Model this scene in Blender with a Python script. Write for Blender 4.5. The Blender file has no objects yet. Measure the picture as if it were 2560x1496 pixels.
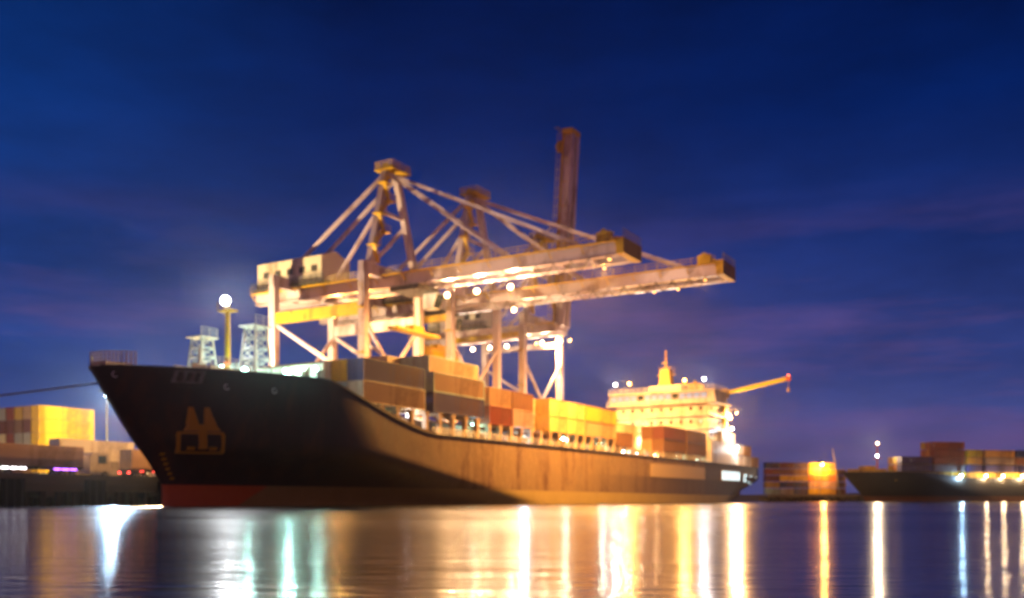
import bpy, math, random
from mathutils import Vector, Matrix
random.seed(7)
S = bpy.context.scene
C = S.collection
R = math.radians
PI = math.pi

# ------------------------------------------------------------------ frames
TH = R(59.4)                       # heading of the quay and the moored ship
U = Vector((math.cos(TH), math.sin(TH), 0))
V = Vector((math.sin(TH), -math.cos(TH), 0))
BOW = Vector((-41.5, 95, 0))
def W(s, o, z=0):                  # berth coordinates -> world: s along the quay, o towards the open water
    return BOW + U * s + V * o + Vector((0, 0, z))
def L(s, o, z):                    # berth coordinates -> local axes of an object turned by TH
    return Vector((s, -o, z))

# ------------------------------------------------------------------ mesh builder
class MB:
    def __init__(self):
        self.v = []; self.f = []
    def add(self, vs, fs):
        b = len(self.v)
        self.v += [tuple(p) for p in vs]
        self.f += [tuple(b + i for i in f) for f in fs]
        return self
    def box(self, c, d, rot=None):
        c = Vector(c); hx, hy, hz = d[0] / 2, d[1] / 2, d[2] / 2
        vs = [Vector((x, y, z)) for x in (-hx, hx) for y in (-hy, hy) for z in (-hz, hz)]
        if rot is not None:
            vs = [rot @ p for p in vs]
        return self.add([c + p for p in vs], [(0, 1, 3, 2), (4, 6, 7, 5), (0, 4, 5, 1), (2, 3, 7, 6), (0, 2, 6, 4), (1, 5, 7, 3)])
    def bx(self, a, b):            # box from corner to corner
        a, b = Vector(a), Vector(b)
        return self.box((a + b) / 2, [abs(b[i] - a[i]) for i in range(3)])
    def beam(self, a, b, w, h=None, up=(0, 0, 1)):
        a, b = Vector(a), Vector(b); h = h or w
        d = b - a; n = d.length
        if n < 1e-6: return self
        d.normalize(); up = Vector(up)
        if abs(d.dot(up)) > .98: up = Vector((1, 0, 0))
        x = d.cross(up).normalized(); z = x.cross(d).normalized()
        m = Matrix((x, d, z)).transposed()
        return self.box((a + b) / 2, (w, n, h), m)
    def tube(self, a, b, r, n=8, r2=None):
        a, b = Vector(a), Vector(b); r2 = r if r2 is None else r2
        d = (b - a).normalized()
        up = Vector((0, 0, 1)) if abs(d.z) < .95 else Vector((1, 0, 0))
        x = d.cross(up).normalized(); y = d.cross(x).normalized()
        vs = []
        for p, q in ((a, r), (b, r2)):
            for i in range(n):
                t = 2 * PI * i / n
                vs.append(p + x * (q * math.cos(t)) + y * (q * math.sin(t)))
        fs = [(i, (i + 1) % n, n + (i + 1) % n, n + i) for i in range(n)]
        fs += [tuple(range(n - 1, -1, -1)), tuple(range(n, 2 * n))]
        return self.add(vs, fs)
    def path(self, pts, r, n=6):
        for a, b in zip(pts, pts[1:]): self.tube(a, b, r, n)
        return self
    def prism(self, pts, vec):     # closed outline pts (3d) extruded along vec
        n = len(pts); vec = Vector(vec)
        vs = [Vector(p) for p in pts] + [Vector(p) + vec for p in pts]
        fs = [tuple(range(n - 1, -1, -1)), tuple(range(n, 2 * n))]
        fs += [(i, (i + 1) % n, n + (i + 1) % n, n + i) for i in range(n)]
        return self.add(vs, fs)
    def ball(self, c, r, nu=10, nv=6):
        c = Vector(c); vs = [c + Vector((0, 0, r))]; fs = []
        for j in range(1, nv):
            t = PI * j / nv
            for i in range(nu):
                p = 2 * PI * i / nu
                vs.append(c + Vector((r * math.sin(t) * math.cos(p), r * math.sin(t) * math.sin(p), r * math.cos(t))))
        vs.append(c - Vector((0, 0, r))); e = len(vs) - 1
        for i in range(nu):
            fs.append((0, 1 + i, 1 + (i + 1) % nu))
            fs.append((e, 1 + (nv - 2) * nu + (i + 1) % nu, 1 + (nv - 2) * nu + i))
            for j in range(nv - 2):
                a = 1 + j * nu + i; b = 1 + j * nu + (i + 1) % nu
                fs.append((a, a + nu, b + nu, b))
        return self.add(vs, fs)
    def rail(self, pts, h=1.0, step=1.6, r=.035, bars=3):
        for a, b in zip(pts, pts[1:]):
            a, b = Vector(a), Vector(b); n = max(1, round((b - a).length / step))
            for i in range(n + 1):
                p = a.lerp(b, i / n); self.tube(p, p + Vector((0, 0, h)), r, 5)
            for k in range(1, bars + 1):
                q = Vector((0, 0, h * k / bars)); self.tube(a + q, b + q, r, 5)
        return self
    def mesh(self, name):
        me = bpy.data.meshes.new(name); me.from_pydata(self.v, [], self.f); me.update()
        return me
    def build(self, name, mat, parent=None, smooth=False):
        me = self.mesh(name); o = bpy.data.objects.new(name, me); C.objects.link(o)
        if mat: me.materials.append(mat)
        if smooth:
            for p in me.polygons: p.use_smooth = True
        if parent: o.parent = parent
        return o

def tag(o, label=None, cat=None, group=None, kind=None):
    if label: o['label'] = label
    if cat: o['category'] = cat
    if group: o['group'] = group
    if kind: o['kind'] = kind
    return o
def empty(name, loc, rz=0.0):
    o = bpy.data.objects.new(name, None); C.objects.link(o)
    o.location = loc; o.rotation_euler = (0, 0, rz); o.empty_display_size = .5
    return o

# ------------------------------------------------------------------ materials
def nn(nt, t, x=0, y=0, **k):
    n = nt.nodes.new(t); n.location = (x, y)
    for a, b in k.items(): setattr(n, a, b)
    return n
def mix(nt, a, b, fac, mode='MIX'):
    m = nt.nodes.new('ShaderNodeMix'); m.data_type = 'RGBA'; m.blend_type = mode
    for s, val in ((m.inputs[6], a), (m.inputs[7], b), (m.inputs[0], fac)):
        if hasattr(val, 'is_output'): nt.links.new(val, s)
        elif isinstance(val, (tuple, list)): s.default_value = (*val[:3], 1)
        else: s.default_value = val
    return m.outputs[2]
def math_(nt, op, a, b=0.0, clamp=False):
    m = nt.nodes.new('ShaderNodeMath'); m.operation = op; m.use_clamp = clamp
    for s, val in ((m.inputs[0], a), (m.inputs[1], b)):
        if hasattr(val, 'is_output'): nt.links.new(val, s)
        else: s.default_value = val
    return m.outputs[0]
def ramp(nt, fac, stops):
    r = nt.nodes.new('ShaderNodeValToRGB'); e = r.color_ramp.elements
    while len(e) > 1: e.remove(e[-1])
    e[0].position = stops[0][0]; e[0].color = (*stops[0][1], 1)
    for p, c in stops[1:]:
        q = e.new(p); q.color = (*c, 1)
    nt.links.new(fac, r.inputs[0])
    return r.outputs[0]
def noise(nt, vec, scale, detail=4, rough=.55, sx=None):
    if sx:
        mp = nt.nodes.new('ShaderNodeMapping'); mp.inputs['Scale'].default_value = sx
        nt.links.new(vec, mp.inputs[0]); vec = mp.outputs[0]
    n = nt.nodes.new('ShaderNodeTexNoise'); n.inputs['Scale'].default_value = scale
    n.inputs['Detail'].default_value = detail; n.inputs['Roughness'].default_value = rough
    nt.links.new(vec, n.inputs[0])
    return n.outputs[0]
def newmat(name):
    m = bpy.data.materials.new(name); m.use_nodes = True
    return m, m.node_tree, m.node_tree.nodes['Principled BSDF']
MATS = {}
def paint(name, col, rough=.5, dirt=.35, scale=.5, rust=0.0, metal=0.0):
    if name in MATS: return MATS[name]
    m, nt, b = newmat(name)
    tc = nn(nt, 'ShaderNodeTexCoord')
    n1 = noise(nt, tc.outputs['Object'], scale, 6, .6, (1, 1, .35))
    n2 = noise(nt, tc.outputs['Object'], scale * 7, 3, .6)
    c = mix(nt, [x * (1 - dirt) for x in col], col, math_(nt, 'MULTIPLY_ADD', n1, 1.6, True))
    nt.nodes[-1]
    c = mix(nt, c, [min(1, x * 1.12) for x in col], math_(nt, 'MULTIPLY', n2, .35))
    if rust:
        k = math_(nt, 'SUBTRACT', n1, 1 - .42 - rust * .2); k = math_(nt, 'MULTIPLY', k, 9, True)
        c = mix(nt, c, (.12, .045, .018), math_(nt, 'MULTIPLY', k, n2))
    nt.links.new(c, b.inputs['Base Color'])
    nt.links.new(math_(nt, 'ADD', math_(nt, 'MULTIPLY', n2, .25), rough - .12), b.inputs['Roughness'])
    b.inputs['Metallic'].default_value = metal
    bp = nt.nodes.new('ShaderNodeBump'); bp.inputs['Strength'].default_value = .12; bp.inputs['Distance'].default_value = .05
    nt.links.new(n2, bp.inputs['Height']); nt.links.new(bp.outputs[0], b.inputs['Normal'])
    MATS[name] = m
    return m
def glow(name, col, strength, bc=.8):
    if name in MATS: return MATS[name]
    m, nt, b = newmat(name)
    b.inputs['Base Color'].default_value = (bc, bc, bc, 1)
    b.inputs['Emission Color'].default_value = (*col, 1); b.inputs['Emission Strength'].default_value = strength
    m.cycles.emission_sampling = 'NONE' if strength > 12 else 'AUTO'
    MATS[name] = m
    return m
SODIUM = (1.0, .44, .09); WARM = (1.0, .70, .38); AMBERW = (1.0, .58, .26); COOL = (.50, 1.0, .86); WHITE = (.95, .97, 1.0); BLUEW = (.45, .72, 1.0)
M_grey = paint('crane_paint', (.52, .43, .52), .45, .3, .3, .4)
M_yel = paint('yellow_paint', (.55, .34, .02), .5, .35, .6, .3)
M_yel2 = paint('bright_yellow_paint', (.52, .30, .025), .5, .3, .6)
M_dark = paint('dark_steel', (.06, .055, .055), .5, .3)
M_cream = paint('cream_paint', (.62, .55, .44), .5, .3, .25, .3)
M_tanp = paint('pillar_paint', (.42, .30, .19), .6, .4, .4, .4)
M_coam = paint('coaming_paint', (.26, .17, .10), .6, .4, .4, .5)
M_white = paint('white_paint', (.72, .71, .67), .5, .3, .4, .3)
M_concrete = paint('quay_concrete', (.20, .17, .12), .85, .45, .35)
M_pile = paint('pile_timber', (.07, .05, .032), .9, .5, .8)
M_rubber = paint('fender_rubber', (.018, .017, .017), .8, .3)
M_asph = paint('yard_asphalt', (.06, .058, .055), .9, .4, .1)
M_deck = paint('deck_paint', (.10, .045, .03), .7, .4, .3)
M_rope = paint('rope_fibre', (.22, .15, .12), .9, .3, 3)
M_orange = paint('orange_paint', (.7, .12, .02), .5, .2)
M_steel = paint('bare_steel', (.3, .29, .28), .4, .3, 1, .3, .4)
M_glass, _nt, _b = newmat('window_glass')
_b.inputs['Base Color'].default_value = (.02, .03, .045, 1); _b.inputs['Roughness'].default_value = .08
M_litwin = glow('lit_room', (1.0, .8, .5), 1.3, .1)
M_bluewin = glow('blue_bridge_pane', (.38, .60, .9), .5, .05)  # bluish emission put into the bridge panes
M_bay = glow('lit_mooring_room', (.66, .95, 1.0), 1.5)

# ------------------------------------------------------------------ lamps
def lamp(parent, p, col, watt, r=.35, name='floodlight', lens=26, spot=None, aim=(0, 0, -1), body=M_dark, key='s'):
    """a lamp fitting that is part of PARENT: housing > lens, with the light it gives"""
    p = Vector(p); aim = Vector(aim).normalized()
    h = MB().tube(p - aim * (r * 1.3), p - aim * (r * .15), r * .55, 8, r * 1.15)
    h.tube(p - aim * (r * 2.2), p - aim * (r * 1.3), r * .3, 6)
    ho = h.build(name, body, parent)
    MB().ball(p, r, 10, 6).build('lens', glow('lens_%s_%d' % (key, lens), col, lens), ho, True)
    ld = bpy.data.lights.new('lamp_light', 'SPOT' if spot else 'POINT')
    ld.color = col; ld.energy = watt; ld.shadow_soft_size = r * .9
    if spot: ld.spot_size = R(spot); ld.spot_blend = .6
    lo = bpy.data.objects.new('lamp_light', ld); C.objects.link(lo)
    lo.parent = ho; lo.location = p + aim * (r * 2.3)
    lo.rotation_euler = aim.to_track_quat('-Z', 'Y').to_euler()
    return ho

# ------------------------------------------------------------------ camera, air, sky
cd = bpy.data.cameras.new('camera'); cam = bpy.data.objects.new('camera', cd); C.objects.link(cam)
cam.location = (0, 0, .65); cam.rotation_euler = (R(90), 0, 0)
cd.sensor_width = 36; cd.lens = 36 * 2400 / 2560; cd.shift_y = (1250 - 748) / 2560
cd.clip_start = .05; cd.clip_end = 9000
cd.dof.use_dof = True; cd.dof.focus_distance = 1.4; cd.dof.aperture_fstop = 6.4
S.camera = cam

wd = bpy.data.worlds.new('World'); S.world = wd; wd.use_nodes = True
nt = wd.node_tree; nt.nodes.clear()
tc = nn(nt, 'ShaderNodeTexCoord'); sp = nn(nt, 'ShaderNodeSeparateXYZ')
nt.links.new(tc.outputs['Generated'], sp.inputs[0])
z, x = sp.outputs[2], sp.outputs[0]
base = ramp(nt, z, [(0.0, (.075, .078, .245)), (.05, (.060, .072, .245)), (.13, (.030, .050, .22)), (.24, (.010, .028, .16)), (.36, (.0012, .0135, .110)), (.5, (.0004, .0075, .072)), (1.0, (.001, .004, .035))])
bl = math_(nt, 'MULTIPLY', math_(nt, 'SUBTRACT', -.14, x), 2.6, True) if False else None
lf = nt.nodes.new('ShaderNodeMapRange'); nt.links.new(x, lf.inputs[0])
lf.inputs[1].default_value = -.15; lf.inputs[2].default_value = -.5; lf.inputs[3].default_value = 0; lf.inputs[4].default_value = 1
base = mix(nt, base, (.004, .055, .29), math_(nt, 'MULTIPLY', lf.outputs[0], .42))
# dusk cloud wisps
n = noise(nt, tc.outputs['Generated'], 1.7, 8, .66, (1.1, 1.1, 8.5))
cl = nt.nodes.new('ShaderNodeMapRange'); nt.links.new(n, cl.inputs[0]); cl.inputs[1].default_value = .47; cl.inputs[2].default_value = .68
low = nt.nodes.new('ShaderNodeMapRange'); nt.links.new(z, low.inputs[0]); low.inputs[1].default_value = .30; low.inputs[2].default_value = .12
base = mix(nt, base, (.15, .075, .22), math_(nt, 'MULTIPLY', math_(nt, 'MULTIPLY', cl.outputs[0], low.outputs[0]), .75))
n2 = noise(nt, tc.outputs['Generated'], 2.3, 6, .62, (1.0, 1.0, 3.2))
dk = nt.nodes.new('ShaderNodeMapRange'); nt.links.new(n2, dk.inputs[0]); dk.inputs[1].default_value = .35; dk.inputs[2].default_value = .68; dk.inputs[3].default_value = .62; dk.inputs[4].default_value = 1.28
base = mix(nt, base, dk.outputs[0], 1.0, 'MULTIPLY')
sky = nn(nt, 'ShaderNodeTexSky'); sky.sky_type = 'NISHITA'; sky.sun_disc = False
sky.sun_elevation = R(-4.0); sky.sun_rotation = R(-55)
nis = mix(nt, sky.outputs[0], (.18, .5, 1.0), 1.0, 'MULTIPLY')
full = mix(nt, base, nis, .05, 'ADD')
back_glow = nt.nodes.new('ShaderNodeMapRange'); nt.links.new(sp.outputs[1], back_glow.inputs[0]); back_glow.inputs[1].default_value = -.25; back_glow.inputs[2].default_value = -.85  # unseen warm glow added behind the camera to light bow and quay
lowz = nt.nodes.new('ShaderNodeMapRange'); nt.links.new(z, lowz.inputs[0]); lowz.inputs[1].default_value = .30; lowz.inputs[2].default_value = 0.0
full = mix(nt, full, (1.2, .44, .27), math_(nt, 'MULTIPLY', back_glow.outputs[0], lowz.outputs[0]))
bg = nn(nt, 'ShaderNodeBackground'); bg.inputs[1].default_value = 1.0
nt.links.new(full, bg.inputs[0])
out = nn(nt, 'ShaderNodeOutputWorld'); nt.links.new(bg.outputs[0], out.inputs[0])

# ------------------------------------------------------------------ water and far land
wm, nt, b = newmat('harbour_water')
tc = nn(nt, 'ShaderNodeTexCoord')
b.inputs['Base Color'].default_value = (.004, .006, .010, 1); b.inputs['IOR'].default_value = 1.33
big = noise(nt, tc.outputs['Object'], .02, 3, .5, (.6, 1.6, 1))
rr = nt.nodes.new('ShaderNodeMapRange'); nt.links.new(big, rr.inputs[0]); rr.inputs[1].default_value = .4; rr.inputs[2].default_value = .62; rr.inputs[3].default_value = .15; rr.inputs[4].default_value = .24
nt.links.new(rr.outputs[0], b.inputs['Roughness'])
w1 = noise(nt, tc.outputs['Object'], .9, 4, .55, (.25, 1.0, 1)); w2 = noise(nt, tc.outputs['Object'], 4.5, 3, .5, (.3, 1.0, 1))
bp = nt.nodes.new('ShaderNodeBump'); bp.inputs['Strength'].default_value = .26; bp.inputs['Distance'].default_value = .10
nt.links.new(math_(nt, 'ADD', w1, math_(nt, 'MULTIPLY', w2, .45)), bp.inputs['Height']); nt.links.new(bp.outputs[0], b.inputs['Normal'])
ob = MB().add([(-1400, -200, 0), (1400, -200, 0), (1400, 2000, 0), (-1400, 2000, 0)], [(0, 1, 2, 3)]).build('water', wm); ob['kind'] = 'structure'

far = MB()
pts = []
for i in range(81):
    xx = -1390 + 2780 * i / 80
    pts.append((xx, 5 + 7 * (math.sin(i * .7) * .5 + random.random() * .6)))
vs = []; fs = []
for i, (xx, hh) in enumerate(pts):
    vs += [(xx, 1250, -.5), (xx, 1290, hh), (xx, 1900, hh + 3)]
    if i: fs += [(3 * i - 3, 3 * i, 3 * i + 1, 3 * i - 2), (3 * i - 2, 3 * i + 1, 3 * i + 2, 3 * i - 1)]
far.add(vs, fs); ob = far.build('far_shore_land', paint('far_land', (.03, .035, .03), .9)); ob['kind'] = 'structure'

# ------------------------------------------------------------------ quays
QZ = 3.3
ROOTQ = dict(loc=W(0, 0, 0), rz=TH)
def place(o, s=0, oo=0, zz=0, rz=TH):
    o.location = W(s, oo, zz); o.rotation_euler = (0, 0, rz); return o
q = MB()
q.bx(L(-60, -16, QZ - .9), L(262, -330, QZ))
q.bx(L(-60, -16.4, QZ - 1.7), L(262, -18, QZ - .91))                # beam under the edge
q.bx(L(-60, -23, -2), L(262, -24, QZ - .91))                        # sheet wall behind the piles
for s in range(-58, 262, 8):
    q.bx(L(s, -16.9, QZ - 2.35), L(s + 1.2, -22.9, QZ - 1.71))      # cross heads
ob = place(q.build('quay', M_concrete)); ob['kind'] = 'structure'
q = MB().bx(L(-60, -17.2, QZ + .004), L(262, -329, QZ + .012)); ob = place(q.build('yard_pavement', M_asph)); ob['kind'] = 'structure'
q = MB().bx(L(-60, -16.02, QZ + .004), L(262, -16.7, QZ + .28)); ob = place(q.build('quay_kerb', M_concrete)); ob['kind'] = 'structure'

pm = MB().tube((0, 0, -2), (0, 0, QZ - 1.72), .38, 10).mesh('quay_pile'); pm.materials.append(M_pile)
for i in range(20):
    s = -14 + i * 2.0
    for oo in (-17.2, -20.2):
        o = bpy.data.objects.new('quay_pile', pm); C.objects.link(o); o.location = W(s + (0.7 if oo < -18 else 0), oo, 0)
        if oo > -18: tag(o, 'round dark pile at the front under the quay beside the black bow', 'pile', 'front piles under the quay')
        else: tag(o, 'round dark pile of the rear row deep under the quay near the bow', 'pile', 'rear piles under the quay')
fm = MB().box((0, 0, 1.5), (2.4, .7, 2.9)); fmm = fm.mesh('quay_fender'); fmm.materials.append(M_rubber)
fsd = MB()
for xx in (-.9, 0, .9):
    fsd.box((xx, -.38, 1.5), (.16, .06, 2.9))
fsm = fsd.mesh('fender_strip'); fsm.materials.append(M_dark)
for i, s in enumerate((-6.5, 1.5, 11.6, 22)):
    o = bpy.data.objects.new('quay_fender', fmm); C.objects.link(o); place(o, s, -15.7)
    tag(o, ['black rubber fender panel on the quay wall, farthest of the row from the bow', 'black rubber fender panel on the quay face below the tan containers',
            'black rubber fender panel on the quay wall next before the ship bow', 'black rubber fender panel on the quay wall tucked behind the ship bow'][i], 'fender', 'quay fenders')
    c = bpy.data.objects.new('fender_strip', fsm); C.objects.link(c); c.parent = o

# ------------------------------------------------------------------ shipping containers
CW, CH = 2.44, 2.59
def corr(n0, n1, y, step=.28, d=.045):
    pts = []; xx = n0; k = 0
    while xx < n1 - step * .5:
        pts += [(xx, y), (min(xx + step * .35, n1), y), (min(xx + step * .5, n1), y - d), (min(xx + step * .85, n1), y - d)]
        xx += step
    pts.append((n1, y)); return pts
CM = {}
def cmeshes(Ln):
    if Ln in CM: return CM[Ln]
    h = Ln / 2 - .06; w = CW / 2 - .05
    side = corr(-h, h, w)
    outl = [(p[0], p[1]) for p in side] + [(-p[0], -p[1]) for p in side]
    body = MB().prism([(a, c, .12) for a, c in outl], (0, 0, CH - .2)).mesh('container_body')
    fr = MB()
    for sx in (-1, 1):
        for sy in (-1, 1):
            fr.box((sx * (Ln / 2 - .08), sy * (CW / 2 - .08), CH / 2), (.16, .16, CH - .01))
        for zz in (.08, CH - .08):
            fr.box((sx * (Ln / 2 - .08), 0, zz), (.15, CW - .33, .15))
    for sy in (-1, 1):
        for zz in (.08, CH - .07):
            fr.box((0, sy * (CW / 2 - .06), zz), (Ln - .33, .11, .13))
    frm = fr.mesh('corner_frame')
    d = MB()
    d.box((-Ln / 2 + .04, 0, CH / 2), (.05, 1.05, CH - .34))
    for yy in (-.28, .28):
        d.tube((-Ln / 2 - .005, yy, .2), (-Ln / 2 - .005, yy, CH - .2), .03, 6)
        d.box((-Ln / 2 - .005, yy, 1.1), (.05, .3, .05))
    dm = d.mesh('door')
    CM[Ln] = (body, frm, dm)
    for mm in CM[Ln]: mm.materials.append(None)
    return CM[Ln]
def put(name, me, mat, parent=None, loc=None):
    o = bpy.data.objects.new(name, me); C.objects.link(o)
    o.material_slots[0].link = 'OBJECT'; o.material_slots[0].material = mat
    if parent: o.parent = parent
    if loc is not None: o.location = loc
    return o
COL = dict(yellow=(.68, .44, .012), blue=(.045, .055, .16), purple=(.075, .055, .15), tan=(.36, .22, .11), cream=(.55, .46, .28), brown=(.16, .075, .035),
           red=(.22, .042, .018), white=(.70, .68, .62), grey=(.27, .26, .26), orange=(.52, .17, .02), honey=(.56, .40, .13), rust=(.36, .12, .03), amber=(.66, .30, .03), maroon=(.13, .035, .03), green=(.12, .19, .12), peach=(.52, .33, .20),
           navy=(.03, .035, .09), pink=(.40, .27, .22), ochre=(.40, .25, .02), teal=(.28, .40, .36))
def cmat(c): return paint('container_' + c, COL[c], .55, .3, .35, .35)
def container(c, loc, rz, label, group, Ln=12.19, parts=True, cat='container', doors=None):
    b_, f_, d_ = cmeshes(Ln)
    o = put('shipping_container', b_, cmat(c)); o.location = loc; o.rotation_euler = (0, 0, rz)
    tag(o, label, cat, group)
    if parts:
        put('corner_frame', f_, cmat(doors or c), o)
        for sy in (-.54, .54): put('door', d_, cmat(doors or c), o, (0, sy, 0))
    return o
ORD = ['first', 'second', 'third', 'fourth', 'fifth', 'sixth', 'seventh', 'eighth', 'ninth', 'tenth', 'eleventh']
TIER = ['bottom', 'second', 'third', 'fourth', 'fifth', 'sixth']

# ------------------------------------------------------------------ the ship
ship = empty('container_ship', W(0, 0, 0), TH)
tag(ship, 'large black hulled container ship moored along the quay, bow towards us', 'ship')
SL, SB = 190.0, 13.0
def ztop(s):
    if s < 20: return 13.9
    if s < 42:
        t = (s - 20) / 22
        return 13.9 - 5.0 * (t * t * (3 - 2 * t)) ** .62
    return 8.9
def stem(zz):
    return 8.4 if zz < 2.3 else 8.4 * (1 - (zz - 2.3) / 11.6) ** 1.05 if zz < 13.9 else 0.0
def sternx(zz): return SL if zz > 5 else SL - (5 - zz) * 1.5
def half(s, zz):
    d = max(0, s - stem(zz)); kz = min(.9, max(0, zz / 7.6)) + .1 * min(1, max(0, zz / 13.9))
    le = 62 - 37 * min(1, kz * 1.22); p = 1.05 - .35 * kz
    h = SB * math.sin(min(d / le, 1) * PI / 2) ** p
    e = sternx(zz) - s
    if e < 26:
        t = e / 26; end = .86 if zz > 6 else .25 + .61 * max(0, zz) / 6
        h *= end + (1 - end) * math.sin(t * PI / 2)
    return max(h, .12)
def hp(s, zz, off=0):   # a point on the water side of the hull
    return L(s, half(s, zz) + off, zz)
qs = [i / 60 * .25 for i in range(60)] + [.25 + i / 50 * .75 for i in range(51)]
ks = [i / 22 for i in range(23)]
mb = MB(); NS, NK = len(qs), len(ks)
for side in (1, -1):
    vs = []
    for q_ in qs:
        for k in ks:
            zz = -1.5 + (ztop(q_ * SL) + 1.5) * k
            s = stem(zz) + q_ * (sternx(zz) - stem(zz))
            vs.append(L(s, side * half(s, zz), zz))
    fs = []
    for i in range(NS - 1):
        for j in range(NK - 1):
            a = i * NK + j; f = (a, a + 1, a + NK + 1, a + NK)
            fs.append(f if side < 0 else f[::-1])
    mb.add(vs, fs)
n1 = NS * NK
for j in range(NK - 1):
    a = (NS - 1) * NK + j; mb.f.append((a, a + 1, n1 + a + 1, n1 + a)); mb.f.append((j, j + 1, n1 + j + 1, n1 + j))
hm, nt, b = newmat('ship_hull_paint')
tc = nn(nt, 'ShaderNodeTexCoord'); sp = nn(nt, 'ShaderNodeSeparateXYZ'); nt.links.new(tc.outputs['Object'], sp.inputs[0])
nA = noise(nt, tc.outputs['Object'], .35, 6, .65, (1.2, 1, .18)); nB = noise(nt, tc.outputs['Object'], 2.2, 4, .6, (1, 1, .5)); nC = noise(nt, tc.outputs['Object'], .12, 4, .6)
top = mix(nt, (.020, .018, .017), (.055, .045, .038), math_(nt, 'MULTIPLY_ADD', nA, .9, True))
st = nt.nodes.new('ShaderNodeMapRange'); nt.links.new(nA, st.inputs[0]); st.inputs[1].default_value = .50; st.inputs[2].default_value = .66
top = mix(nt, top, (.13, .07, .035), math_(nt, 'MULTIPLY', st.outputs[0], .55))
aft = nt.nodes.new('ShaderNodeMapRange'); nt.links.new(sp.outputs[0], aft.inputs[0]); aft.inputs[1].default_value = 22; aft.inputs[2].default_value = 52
aft_tone = mix(nt, (.17, .115, .055), (.36, .235, .10), nC)  # lighter brown tone of the aft hull, rust streaks mixed in after
aft_tone = mix(nt, aft_tone, (.11, .045, .018), math_(nt, 'MULTIPLY', st.outputs[0], .9))
aft_tone = mix(nt, aft_tone, (.40, .27, .15), math_(nt, 'MULTIPLY', math_(nt, 'GREATER_THAN', nB, .56), .35))
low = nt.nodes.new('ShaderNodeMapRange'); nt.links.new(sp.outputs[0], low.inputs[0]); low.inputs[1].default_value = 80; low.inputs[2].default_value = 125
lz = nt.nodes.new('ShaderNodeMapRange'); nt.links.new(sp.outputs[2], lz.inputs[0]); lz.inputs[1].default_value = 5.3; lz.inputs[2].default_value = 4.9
aft_tone = mix(nt, aft_tone, (.09, .055, .04), math_(nt, 'MULTIPLY', math_(nt, 'MULTIPLY', low.outputs[0], lz.outputs[0]), .75))  # darker low down towards the stern
aft_tone = mix(nt, aft_tone, (.09, .06, .05), math_(nt, 'MULTIPLY', math_(nt, 'GREATER_THAN', sp.outputs[0], 143.1), .7))
top = mix(nt, top, aft_tone, math_(nt, 'MULTIPLY', aft.outputs[0], .9))
red = mix(nt, (.52, .11, .028), (.60, .17, .05), nB)
mud = mix(nt, (.28, .21, .08), (.50, .37, .16), nA); mud = mix(nt, mud, (.34, .25, .06), nB)
edge = math_(nt, 'ADD', math_(nt, 'MULTIPLY', sp.outputs[2], -1.1), math_(nt, 'MULTIPLY', nC, 1.2))
rk = math_(nt, 'LESS_THAN', math_(nt, 'ADD', sp.outputs[0], edge), 17.3)
boot = mix(nt, mud, red, rk)
bk = math_(nt, 'LESS_THAN', math_(nt, 'ADD', sp.outputs[2], math_(nt, 'MULTIPLY', sp.outputs[0], .004)), 2.3)
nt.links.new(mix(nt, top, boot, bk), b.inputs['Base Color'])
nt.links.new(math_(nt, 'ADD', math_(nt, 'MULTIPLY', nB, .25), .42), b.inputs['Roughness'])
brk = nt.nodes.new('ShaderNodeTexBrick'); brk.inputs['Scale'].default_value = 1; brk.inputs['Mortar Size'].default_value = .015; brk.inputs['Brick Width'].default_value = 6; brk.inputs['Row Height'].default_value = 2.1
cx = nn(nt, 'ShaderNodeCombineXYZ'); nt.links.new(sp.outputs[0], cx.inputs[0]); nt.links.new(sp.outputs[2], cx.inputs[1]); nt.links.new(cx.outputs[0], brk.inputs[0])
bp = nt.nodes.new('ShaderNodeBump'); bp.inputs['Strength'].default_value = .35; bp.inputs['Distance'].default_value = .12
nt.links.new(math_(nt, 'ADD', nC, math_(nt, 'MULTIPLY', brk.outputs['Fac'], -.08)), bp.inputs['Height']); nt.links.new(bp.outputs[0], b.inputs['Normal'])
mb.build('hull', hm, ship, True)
# decks
dk = MB()
for s0, s1, zz in ((1.5, 22, 12.9), (22, 189.5, 8.0)):
    n = 24; vs = []
    for i in range(n + 1):
        s = s0 + (s1 - s0) * i / n; h = max(.05, half(s, zz + .3) - .25)
        vs += [L(s, h, zz), L(s, -h, zz)]
    dk.add(vs, [(2 * i, 2 * i + 1, 2 * i + 3, 2 * i + 2) for i in range(n)])
dk.bx(L(22, -12, 8), L(22.3, 12, 12.9))
dk.build('deck', M_deck, ship)
g = MB()
for side in (1, -1):
    pts = []
    for i in range(140):
        s = .3 + (SL - .3) * i / 139; pts.append(L(s, side * half(s, ztop(s)), ztop(s) + .05))
    g = MB()
    for a, c in zip(pts, pts[1:]): g.beam(a, c, .3, .16)
    g.build('gunwale', M_dark, ship)
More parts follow.
